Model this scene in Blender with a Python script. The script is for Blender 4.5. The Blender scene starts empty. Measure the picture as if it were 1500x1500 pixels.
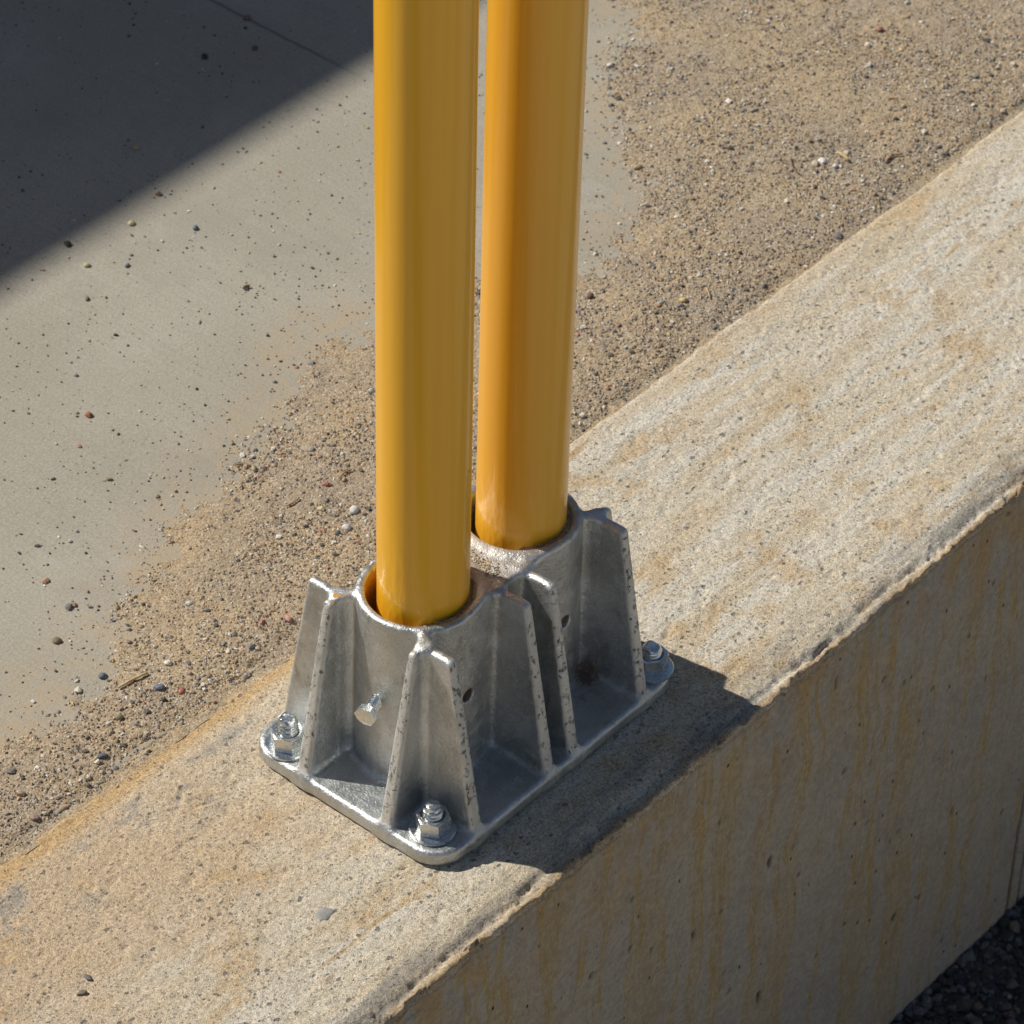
import bpy, bmesh, math, random
import numpy as np
from mathutils import Matrix, Vector
MM = 0.001
rng = np.random.default_rng(7)
SC = bpy.context.scene
COL = SC.collection

# ------------------------------------------------------------------ camera
CAM = np.array([-924.577, -791.5, 1247.302])            # millimetres
YAW, PITCH, ROLL, FPX = math.radians(50.705), math.radians(40.476), math.radians(1.834), 5685.7
_fw = np.array([math.sin(YAW)*math.cos(PITCH), math.cos(YAW)*math.cos(PITCH), -math.sin(PITCH)])
_rt = np.array([math.cos(YAW), -math.sin(YAW), 0.0]); _up = np.cross(_rt, _fw)
RT = _rt*math.cos(ROLL)+_up*math.sin(ROLL); UP = -_rt*math.sin(ROLL)+_up*math.cos(ROLL); FW = _fw
cd = bpy.data.cameras.new('camera'); cam = bpy.data.objects.new('camera', cd); COL.objects.link(cam)
M = Matrix.Identity(4)
for i in range(3):
    M[i][0] = RT[i]; M[i][1] = UP[i]; M[i][2] = -FW[i]; M[i][3] = CAM[i]*MM
cam.matrix_world = M
cd.sensor_width = 36; cd.lens = 36*FPX/1500; cd.clip_start = .05; cd.clip_end = 1000
cd.dof.use_dof = True; cd.dof.focus_distance = 1.76; cd.dof.aperture_fstop = 32
SC.camera = cam

def ground_point(px, py, z):
    """Plan position (mm) of a spot of the photograph on a level surface of height z."""
    d = FW*FPX + RT*(px-750) - UP*(py-750)
    t = (z-CAM[2])/d[2]
    q = CAM+t*d
    return float(q[0]), float(q[1])

# ------------------------------------------------------------------ sky and sun
SUN_EL = math.radians(44.0)
SUN_D = np.array([-.347*math.cos(SUN_EL), .938*math.cos(SUN_EL), math.sin(SUN_EL)])  # towards the sun
w = bpy.data.worlds.new('World'); SC.world = w; w.use_nodes = True
nt = w.node_tree; bg = nt.nodes['Background']
sky = nt.nodes.new('ShaderNodeTexSky'); sky.sky_type = 'NISHITA'; sky.sun_disc = False
sky.sun_elevation = SUN_EL; sky.sun_rotation = math.atan2(SUN_D[0], SUN_D[1])
sky.air_density = 1.0; sky.dust_density = 0.8; sky.ozone_density = 1.0
nt.links.new(sky.outputs[0], bg.inputs[0]); bg.inputs[1].default_value = 0.05
sl = bpy.data.lights.new('sun', 'SUN'); so = bpy.data.objects.new('sun', sl); COL.objects.link(so)
sl.energy = 3.9; sl.angle = math.radians(.53); sl.color = (1.0, .95, .86)
so.rotation_euler = Vector(SUN_D).to_track_quat('Z', 'Y').to_euler()
so.location = Vector(SUN_D)*5
SC.view_settings.view_transform = 'Standard'; SC.view_settings.look = 'None'
SC.view_settings.gamma = 1; SC.view_settings.use_curve_mapping = False
SC.view_settings.exposure = 0.22
SC.cycles.max_bounces = 8

# ------------------------------------------------------------------ object helpers
def tag(o, label=None, cat=None, group=None, kind=None):
    for k, v in (('label', label), ('category', cat), ('group', group), ('kind', kind)):
        if v: o[k] = v
    return o
def empty(name, loc=(0, 0, 0)):
    o = bpy.data.objects.new(name, None); COL.objects.link(o)
    o.location = [c*MM for c in loc]; o.empty_display_size = .02
    return o
def link_mesh(name, verts, faces, mat, parent=None, smooth=True, normals=None, loc=None):
    """verts in mm; faces an (n,k) array or list"""
    me = bpy.data.meshes.new(name)
    verts = np.asarray(verts, dtype=np.float32)*MM
    if isinstance(faces, np.ndarray):
        n, k = faces.shape
        me.vertices.add(len(verts)); me.vertices.foreach_set('co', verts.ravel())
        me.loops.add(n*k); me.loops.foreach_set('vertex_index', faces.astype(np.int32).ravel())
        me.polygons.add(n); me.polygons.foreach_set('loop_start', np.arange(0, n*k, k, dtype=np.int32))
        me.update(calc_edges=True)
    else:
        me.from_pydata([tuple(v) for v in verts], [], faces)
    me.polygons.foreach_set('use_smooth', [smooth]*len(me.polygons)); me.update()
    if normals is not None:
        me.normals_split_custom_set_from_vertices([tuple(map(float, v)) for v in normals])
    if mat: me.materials.append(mat)
    o = bpy.data.objects.new(name, me); COL.objects.link(o)
    if loc is not None: o.location = [c*MM for c in loc]
    if parent: o.parent = parent
    return o
def point_attr(o, name, arr):
    a = o.data.attributes.new(name, 'FLOAT', 'POINT'); a.data.foreach_set('value', np.asarray(arr, dtype=np.float32))
def color_attr(o, name, arr):
    a = o.data.color_attributes.new(name, 'FLOAT_COLOR', 'POINT'); a.data.foreach_set('color', np.asarray(arr, dtype=np.float32).ravel())

# ------------------------------------------------------------------ numpy noise
def _h(ix, iy, s):
    n = (ix.astype(np.int64)*374761393 + iy.astype(np.int64)*668265263 + s*1442695041) & 0xffffffff
    n = ((n ^ (n >> 13))*1274126177) & 0xffffffff
    n = n ^ (n >> 16)
    return (n & 0xffffff)/float(0xffffff)
def vn(x, y, s=0):
    ix = np.floor(x); iy = np.floor(y); fx = x-ix; fy = y-iy
    fx = fx*fx*fx*(fx*(fx*6-15)+10); fy = fy*fy*fy*(fy*(fy*6-15)+10)
    a = _h(ix, iy, s); b = _h(ix+1, iy, s); c = _h(ix, iy+1, s); d = _h(ix+1, iy+1, s)
    return (a+(b-a)*fx)*(1-fy)+(c+(d-c)*fx)*fy
def fbm(x, y, s=0, o=4, g=.5):
    t = 0; a = 1; n = 0
    for k in range(o):
        t = t+a*(vn(x, y, s+k*17)*2-1); n += a; a *= g; x = x*2.03+3.1; y = y*2.03-1.7
    return t/n
def ss(a, b, x):
    t = np.clip((x-a)/(b-a), 0, 1); return t*t*(3-2*t)

# ------------------------------------------------------------------ shader helpers
class N:
    def __init__(s, name):
        s.m = bpy.data.materials.new(name); s.m.use_nodes = True; s.t = s.m.node_tree
        s.p = s.t.nodes['Principled BSDF']; s.tc = s.t.nodes.new('ShaderNodeTexCoord')
        s.P = s.vm('SCALE', s.tc.outputs['Object'], scale=1000)
        sx = s.t.nodes.new('ShaderNodeSeparateXYZ'); s.t.links.new(s.P, sx.inputs[0]); s.X, s.Y, s.Z = sx.outputs
    def put(s, sock, v):
        if hasattr(v, 'links') or isinstance(v, bpy.types.NodeSocket): s.t.links.new(v, sock)
        elif isinstance(v, (tuple, list)):
            sock.default_value = tuple(v)+(1,) if len(v) == 3 and len(sock.default_value) == 4 else v
        else: sock.default_value = v
    def vm(s, op, a, b=None, scale=None):
        n = s.t.nodes.new('ShaderNodeVectorMath'); n.operation = op; s.put(n.inputs[0], a)
        if b is not None: s.put(n.inputs[1], b)
        if scale is not None: n.inputs['Scale'].default_value = scale
        return n.outputs[0]
    def m_(s, op, a, b=0, c=0, clamp=False):
        n = s.t.nodes.new('ShaderNodeMath'); n.operation = op; n.use_clamp = clamp
        s.put(n.inputs[0], a); s.put(n.inputs[1], b); s.put(n.inputs[2], c); return n.outputs[0]
    def noise(s, sc, det=4, rough=.55, vec=None, dist=0):
        """sc: (sx,sy,sz) features per mm"""
        if not isinstance(sc, tuple): sc = (sc, sc, sc)
        v = s.vm('MULTIPLY', vec if vec is not None else s.P, sc)
        n = s.t.nodes.new('ShaderNodeTexNoise'); s.put(n.inputs['Vector'], v); n.inputs['Scale'].default_value = 1
        n.inputs['Detail'].default_value = det; n.inputs['Roughness'].default_value = rough; n.inputs['Distortion'].default_value = dist
        return n.outputs['Fac']
    def voro(s, sc, feat='F1', out='Distance'):
        if not isinstance(sc, tuple): sc = (sc, sc, sc)
        v = s.vm('MULTIPLY', s.P, sc)
        n = s.t.nodes.new('ShaderNodeTexVoronoi'); n.feature = feat; s.put(n.inputs['Vector'], v); n.inputs['Scale'].default_value = 1
        return n.outputs[out], n.outputs['Color'] if feat == 'F1' else None
    def step(s, x, a, b, lo=0., hi=1.):
        n = s.t.nodes.new('ShaderNodeMapRange'); n.interpolation_type = 'SMOOTHSTEP'
        s.put(n.inputs[0], x)
        if a <= b: n.inputs[1].default_value = a; n.inputs[2].default_value = b; n.inputs[3].default_value = lo; n.inputs[4].default_value = hi
        else: n.inputs[1].default_value = b; n.inputs[2].default_value = a; n.inputs[3].default_value = hi; n.inputs[4].default_value = lo
        return n.outputs[0]
    def mix(s, f, a, b, mode='MIX'):
        n = s.t.nodes.new('ShaderNodeMix'); n.data_type = 'RGBA'; n.blend_type = mode
        s.put(n.inputs[0], f); s.put(n.inputs[6], a); s.put(n.inputs[7], b); return n.outputs[2]
    def gain(s, col, x):   # multiply a colour by a scalar socket
        n = s.t.nodes.new('ShaderNodeVectorMath'); n.operation = 'SCALE'; s.put(n.inputs[0], col); s.put(n.inputs['Scale'], x); return n.outputs[0]
    def attr(s, name, out='Fac'):
        n = s.t.nodes.new('ShaderNodeAttribute'); n.attribute_name = name; return n.outputs[out]
    def bump(s, h, dist_mm, strength=1., prev=None):
        n = s.t.nodes.new('ShaderNodeBump'); s.put(n.inputs['Height'], h); n.inputs['Distance'].default_value = dist_mm*MM
        n.inputs['Strength'].default_value = strength
        if prev is not None: s.t.links.new(prev, n.inputs['Normal'])
        return n.outputs[0]
    def out(s, color, rough=.9, metal=0., normal=None, **kw):
        s.put(s.p.inputs['Base Color'], color); s.put(s.p.inputs['Roughness'], rough); s.put(s.p.inputs['Metallic'], metal)
        if normal is not None: s.t.links.new(normal, s.p.inputs['Normal'])
        for k, v in kw.items(): s.put(s.p.inputs[k.replace('_', ' ')], v)
        return s.m

# ------------------------------------------------------------------ materials
def mat_curb():
    s = N('weathered_concrete')
    st = s.noise((.005, .055, .04), 6, .64, dist=.5)
    st2 = s.noise((.007, .075, .06), 6, .64, dist=.5)
    blot = s.noise(.018, 6, .65); blot2 = s.noise((.03, .045, .04), 6, .68)
    c = s.mix(s.step(st, .36, .66), (.68, .565, .40), (.74, .655, .515))
    c = s.mix(s.m_('MULTIPLY', s.step(st2, .44, .60), s.step(s.X, 60, 260, .5, .85)), c, (.77, .72, .62))
    # tan clay stain towards the left end of the view
    left = s.step(s.m_('ADD', s.X, s.m_('MULTIPLY', s.m_('SUBTRACT', blot, .5), 420)), 130, -120)
    c = s.mix(s.m_('MULTIPLY', left, s.step(s.m_('ADD', s.Y, s.m_('MULTIPLY', s.m_('SUBTRACT', blot2, .5), 160)), 0, 90)), c, (.66, .51, .345))
    c = s.mix(s.m_('MULTIPLY', s.step(blot2, .52, .66), .62), c, (.62, .43, .225))
    och = s.step(st2, .60, .70)
    c = s.mix(s.m_('MULTIPLY', och, s.step(blot, .46, .56)), c, (.56, .38, .18))
    # inner arris: orange clay band, grey worn patches beside it
    wob = s.m_('MULTIPLY', s.m_('SUBTRACT', s.noise((.02, .02, .02), 4), .5), 14)
    yw = s.m_('ADD', s.Y, wob)
    gp = s.m_('MULTIPLY', s.m_('MULTIPLY', s.step(yw, 95, 118), s.step(yw, 146, 132)), s.step(s.noise((.028, .05, .05), 7, .75), .52, .60))
    c = s.mix(s.m_('MULTIPLY', s.m_('MULTIPLY', gp, s.step(s.X, 200, 60, .2, 1.)), .75), c, (.40, .375, .335))
    band = s.m_('MULTIPLY', s.step(yw, 137, 148), s.step(s.X, 320, 60, 0.2, .85))
    c = s.mix(band, c, (.62, .42, .205))
    # outer arris: grey worn strip
    gy = s.m_('MULTIPLY', s.step(yw, -12, -24), s.step(s.noise((.02, .09, .09), 6, .7), .40, .60))
    c = s.mix(s.m_('MULTIPLY', gy, .7), c, (.30, .28, .25))
    lip = s.m_('MULTIPLY', s.step(s.Y, -33.5, -36.5), s.step(s.Z, -15, -11))
    c = s.mix(s.m_('MULTIPLY', lip, s.step(s.noise(.05, 4), .35, .5, .2, .85)), c, (.58, .41, .23))
    # fine grain, pores and dark specks
    g1 = s.noise(.62, 5, .78); g2 = s.noise(1.9, 2, .7)
    gg = s.m_('ADD', s.step(g1, .30, .70, -.32, .25), s.step(g2, .3, .7, -.34, .30))
    c = s.gain(c, s.m_('ADD', gg, 1.0))
    v, vc = s.voro((.20, .26, .23)); sep = s.t.nodes.new('ShaderNodeSeparateColor'); s.t.links.new(vc, sep.inputs[0])
    clus = s.step(s.noise(.035, 4, .7), .40, .62, 0, .28)
    spk = s.m_('MULTIPLY', s.step(s.m_('ADD', s.m_('ADD', v, s.m_('MULTIPLY', s.m_('SUBTRACT', g1, .5), .9)), s.m_('MULTIPLY', sep.outputs[1], .16)), .30, .18), s.step(s.m_('ADD', sep.outputs[0], clus), .78, .84))
    v2, vc2 = s.voro(.55); sep2 = s.t.nodes.new('ShaderNodeSeparateColor'); s.t.links.new(vc2, sep2.inputs[0])
    spk2 = s.m_('MULTIPLY', s.step(s.m_('ADD', v2, s.m_('MULTIPLY', s.m_('SUBTRACT', g2, .5), .5)), .36, .24), s.step(s.m_('ADD', sep2.outputs[0], clus), .80, .86))
    c = s.mix(s.m_('MULTIPLY', spk, .8), c, (.20, .19, .18)); c = s.mix(s.m_('MULTIPLY', spk2, .65), c, (.24, .22, .20))
    # outer face
    fx = s.m_('ADD', s.X, s.m_('MULTIPLY', s.m_('SUBTRACT', s.noise((.014, .014, .009), 5, .6), .5), 40))
    cmb = s.t.nodes.new('ShaderNodeCombineXYZ'); s.t.links.new(fx, cmb.inputs[0]); s.t.links.new(s.Z, cmb.inputs[2])
    d1 = s.noise((.05, 0, .0022), 4, .6, vec=cmb.outputs[0]); d2 = s.noise((.11, 0, .004), 4, .6, vec=cmb.outputs[0])
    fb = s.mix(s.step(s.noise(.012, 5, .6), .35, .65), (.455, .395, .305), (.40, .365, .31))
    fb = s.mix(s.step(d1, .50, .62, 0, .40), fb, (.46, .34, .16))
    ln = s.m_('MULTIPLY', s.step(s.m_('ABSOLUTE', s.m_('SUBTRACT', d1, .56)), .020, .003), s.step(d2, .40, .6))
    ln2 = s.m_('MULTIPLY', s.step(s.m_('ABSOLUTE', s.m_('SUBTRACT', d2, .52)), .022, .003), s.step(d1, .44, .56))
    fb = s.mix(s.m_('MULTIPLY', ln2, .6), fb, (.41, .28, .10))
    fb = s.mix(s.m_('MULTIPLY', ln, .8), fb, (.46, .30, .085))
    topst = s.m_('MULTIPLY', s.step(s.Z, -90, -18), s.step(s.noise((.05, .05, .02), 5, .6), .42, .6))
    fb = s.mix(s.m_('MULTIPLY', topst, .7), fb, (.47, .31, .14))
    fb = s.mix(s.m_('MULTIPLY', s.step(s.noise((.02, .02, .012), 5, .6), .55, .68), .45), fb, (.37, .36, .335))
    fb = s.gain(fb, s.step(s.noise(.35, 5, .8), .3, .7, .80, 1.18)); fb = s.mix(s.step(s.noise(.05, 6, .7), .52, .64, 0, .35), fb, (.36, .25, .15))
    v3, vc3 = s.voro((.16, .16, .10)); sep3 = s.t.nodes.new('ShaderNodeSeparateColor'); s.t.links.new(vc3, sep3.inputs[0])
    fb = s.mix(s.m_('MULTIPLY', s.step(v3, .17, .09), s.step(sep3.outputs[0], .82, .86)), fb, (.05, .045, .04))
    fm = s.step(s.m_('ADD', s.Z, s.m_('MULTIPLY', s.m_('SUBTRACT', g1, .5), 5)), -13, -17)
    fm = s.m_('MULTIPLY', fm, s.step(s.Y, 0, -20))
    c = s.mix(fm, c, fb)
    c = s.mix(s.m_('MULTIPLY', s.attr('pit'), .95), c, (.035, .03, .028))
    h = s.m_('ADD', s.m_('ADD', s.m_('MULTIPLY', g1, 1.0), s.m_('MULTIPLY', g2, .45)), s.m_('ADD', s.m_('MULTIPLY', spk, -.6), s.m_('MULTIPLY', spk2, -.35)))
    amt = s.step(fm, 0, 1, 1, .3)
    h = s.m_('MULTIPLY', h, amt)
    nb = s.bump(h, 1.05, 1.0)
    return s.out(c, .95, 0, nb, Specular_IOR_Level=.25)
def mat_slab():
    s = N('smooth_slab_concrete')
    c = s.mix(s.step(s.noise(.006, 5, .6), .35, .65), (.345, .318, .258), (.388, .36, .297))
    br = s.noise((.45, .012, .1), 3, .6)
    c = s.gain(c, s.step(br, .3, .7, .97, 1.03))
    g1 = s.noise(.7, 3, .7); c = s.gain(c, s.step(g1, .3, .7, .86, 1.13))
    # thin sand film near the drift
    c = s.mix(s.m_('MULTIPLY', s.attr('film'), s.m_('MULTIPLY', s.step(s.noise(.05, 5, .7), .38, .60, .15, 1.), s.step(s.noise(.45, 4, .8), .42, .56, .25, 1.))), c, (.43, .335, .22))
    st_ = s.noise(.011, 6, .7); c = s.mix(s.step(st_, .50, .64, 0, .35), c, (.30, .275, .225)); c = s.mix(s.step(s.noise(.02, 5, .7), .55, .68, 0, .4), c, (.42, .395, .345))
    v, vc = s.voro(.2); sep = s.t.nodes.new('ShaderNodeSeparateColor'); s.t.links.new(vc, sep.inputs[0])
    sp = s.m_('MULTIPLY', s.step(v, .18, .1), s.step(sep.outputs[0], .72, .78))
    c = s.mix(s.m_('MULTIPLY', sp, .6), c, (.17, .15, .12))
    ln = s.step(s.m_('ABSOLUTE', s.m_('ADD', s.m_('SUBTRACT', s.X, 449.5), s.m_('MULTIPLY', s.m_('SUBTRACT', s.noise((.05, .05, .05), 3), .5), 3))), 1.8, .5)
    ln = s.m_('MULTIPLY', ln, s.step(s.Y, 440, 500))
    c = s.mix(s.m_('MULTIPLY', ln, .6), c, (.12, .11, .1))
    h = s.m_('ADD', s.m_('MULTIPLY', g1, .6), s.m_('ADD', s.m_('MULTIPLY', br, .5), s.m_('MULTIPLY', ln, -1.2)))
    return s.out(c, .9, 0, s.bump(h, .45, 1.), Specular_IOR_Level=.3)
def mat_sand():
    s = N('sand')
    g = s.noise(.9, 3, .75); g0 = s.noise(.3, 4, .7)
    c = s.mix(s.step(s.noise(.02, 5, .65), .38, .62), (.47, .355, .22), (.405, .32, .225))
    v, vc = s.voro(.8); sep = s.t.nodes.new('ShaderNodeSeparateColor'); s.t.links.new(vc, sep.inputs[0])
    c = s.mix(s.step(sep.outputs[0], .78, .82, 0, .5), c, (.19, .155, .12))
    c = s.mix(s.step(sep.outputs[1], .80, .84, 0, .6), c, (.60, .52, .40))
    c = s.gain(c, s.step(g, .3, .7, .72, 1.22))
    h = s.m_('ADD', s.m_('MULTIPLY', g, 1.), s.m_('ADD', g0, s.m_('MULTIPLY', v, -.6)))
    return s.out(c, .95, 0, s.bump(h, .7, 1.), Specular_IOR_Level=.25)
def mat_vcol(name, rough=.75):
    s = N(name); c = s.attr('col', 'Color')
    c = s.gain(c, s.step(s.noise(1.2, 3, .7), .3, .7, .8, 1.15))
    return s.out(c, rough, 0, s.bump(s.noise(1.5, 3), .25, .6), Specular_IOR_Level=.4)
def mat_metal():
    s = N('galvanised_casting')
    big = s.noise(.035, 5, .65); mid = s.noise(.16, 4, .65); fine = s.noise(.9, 3, .65)
    c = s.mix(s.step(big, .35, .65), (.47, .485, .48), (.64, .655, .655))
    c = s.mix(s.m_('MULTIPLY', s.step(mid, .52, .68), .5), c, (.72, .735, .74))
    c = s.mix(s.m_('MULTIPLY', s.step(s.noise((.07, .07, .03), 6, .7), .54, .68), .6), c, (.29, .27, .225))
    c = s.gain(c, s.step(fine, .3, .7, .90, 1.08))
    wear = s.attr('wear'); ru = s.attr('rust'); pa = s.attr('paint')
    wn = s.step(s.m_('ADD', s.m_('MULTIPLY', wear, .212), s.noise((.34, .34, .26), 5, .75)), .76, .83)
    wlight = s.m_('MULTIPLY', wear, s.step(s.noise((.2, .2, .09), 3), .25, .5))
    c = s.mix(s.m_('MULTIPLY', wlight, .7), c, (.62, .60, .55))
    c = s.mix(s.m_('MULTIPLY', wn, .85), c, (.085, .075, .07))
    rm = s.step(s.m_('ADD', ru, s.m_('MULTIPLY', s.m_('SUBTRACT', s.noise(.45, 4, .7), .5), 1.3)), .55, .8)
    c = s.mix(s.m_('MULTIPLY', rm, .85), c, (.15, .07, .03))
    pm = s.step(s.m_('ADD', pa, s.m_('MULTIPLY', s.m_('SUBTRACT', s.noise(.5, 3), .5), .8)), .5, .6)
    c = s.mix(pm, c, (.52, .27, .03))
    du = s.m_('MULTIPLY', s.attr('dust'), s.step(s.noise(.25, 5, .75), .36, .56))
    c = s.mix(s.m_('MULTIPLY', du, .8), c, (.42, .33, .21))
    nonm = s.m_('MAXIMUM', s.m_('MAXIMUM', wn, s.m_('MULTIPLY', wlight, .45)), s.m_('MAXIMUM', rm, s.m_('MAXIMUM', pm, s.m_('MULTIPLY', du, .8))))
    metal = s.m_('MULTIPLY', s.m_('SUBTRACT', 1., nonm), .86)
    rough = s.m_('ADD', s.step(mid, .3, .7, .33, .54), s.m_('MULTIPLY', nonm, .3))
    h = s.m_('ADD', s.m_('MULTIPLY', fine, .6), s.m_('ADD', s.m_('MULTIPLY', mid, .8), s.m_('ADD', s.m_('MULTIPLY', wn, -.5), s.m_('MULTIPLY', du, s.noise(1.4, 2)))))
    return s.out(c, rough, metal, s.bump(h, .58, 1.))
def mat_zinc():
    s = N('zinc_plated_steel')
    c = s.mix(s.step(s.noise(.3, 3), .35, .65), (.62, .66, .68), (.74, .75, .72))
    c = s.mix(s.m_('MULTIPLY', s.step(s.noise(.5, 4, .7), .60, .7), .5), c, (.35, .31, .25))
    return s.out(c, s.step(s.noise(.6, 3), .3, .7, .2, .36), .95, s.bump(s.noise(.8, 3), .12, 1.))
def mat_yellow(name, a, b):
    s = N(name)
    streak = s.noise((.35, .35, .004), 4, .6)
    c = s.mix(s.step(streak, .35, .65), a, b)
    v, vc = s.voro((.12, .12, .05)); sep = s.t.nodes.new('ShaderNodeSeparateColor'); s.t.links.new(vc, sep.inputs[0])
    low = s.step(s.Z, 150, 97)
    c = s.mix(s.m_('MULTIPLY', s.m_('MULTIPLY', low, s.step(s.noise(.25, 5, .7), .52, .7)), .08), c, (.60, .36, .06))
    c = s.mix(s.m_('MULTIPLY', s.m_('MULTIPLY', s.step(v, .10, .05), s.step(sep.outputs[0], .92, .94)), .8), c, (.12, .07, .02))
    h1 = s.m_('MULTIPLY', s.noise((.12, .12, .008), 2, .4), .3)
    h2 = s.m_('MULTIPLY', s.m_('MULTIPLY', s.noise((.13, .13, .05), 2, .5), low), 2.4)
    h3 = s.m_('MULTIPLY', s.noise(.7, 2), .05)
    nb = s.bump(s.m_('ADD', s.m_('ADD', h1, h2), h3), .5, 1.)
    return s.out(c, .34, 0, nb, Coat_Weight=.32, Coat_Roughness=.05, Specular_IOR_Level=.45)
def mat_pale():
    s = N('pale_bounce_ground')
    c = s.mix(s.step(s.noise(.0012, 4), .35, .65), (.44, .395, .32), (.39, .355, .30))
    return s.out(c, .95)
def mat_plain(name, col, rough=.85, sc=.4, amp=.25, bump=.4):
    s = N(name); n = s.noise(sc, 4, .65)
    return s.out(s.gain(col, s.step(n, .3, .7, 1-amp, 1+amp)), rough, 0, s.bump(n, bump, .8), Specular_IOR_Level=.35)
def mat_lower():
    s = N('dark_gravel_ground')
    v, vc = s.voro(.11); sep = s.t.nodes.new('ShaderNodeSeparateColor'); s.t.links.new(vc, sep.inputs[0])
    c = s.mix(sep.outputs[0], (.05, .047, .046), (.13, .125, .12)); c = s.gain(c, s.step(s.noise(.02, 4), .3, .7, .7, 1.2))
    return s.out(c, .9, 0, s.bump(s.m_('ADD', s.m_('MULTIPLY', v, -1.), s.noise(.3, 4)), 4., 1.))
M_CURB, M_SLAB, M_SAND, M_MET, M_ZINC = mat_curb(), mat_slab(), mat_sand(), mat_metal(), mat_zinc()
M_GRAIN = mat_vcol('mineral_grains'); M_LOW = mat_lower()
M_Y1 = mat_yellow('yellow_paint', (.90, .455, .018), (.94, .485, .026))
M_Y2 = mat_yellow('orange_yellow_paint', (.89, .455, .030), (.92, .48, .038))

# ------------------------------------------------------------------ grid mesh helper
def grid_mesh(name, V, mat, kind=None, flip=False):
    n, m = V.shape[:2]
    idx = np.arange(n*m).reshape(n, m)
    f = np.stack([idx[:-1, :-1], idx[1:, :-1], idx[1:, 1:], idx[:-1, 1:]], -1).reshape(-1, 4)
    if flip: f = f[:, ::-1]
    o = link_mesh(name, V.reshape(-1, 3), f, mat)
    if kind: o['kind'] = kind
    return o

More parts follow.
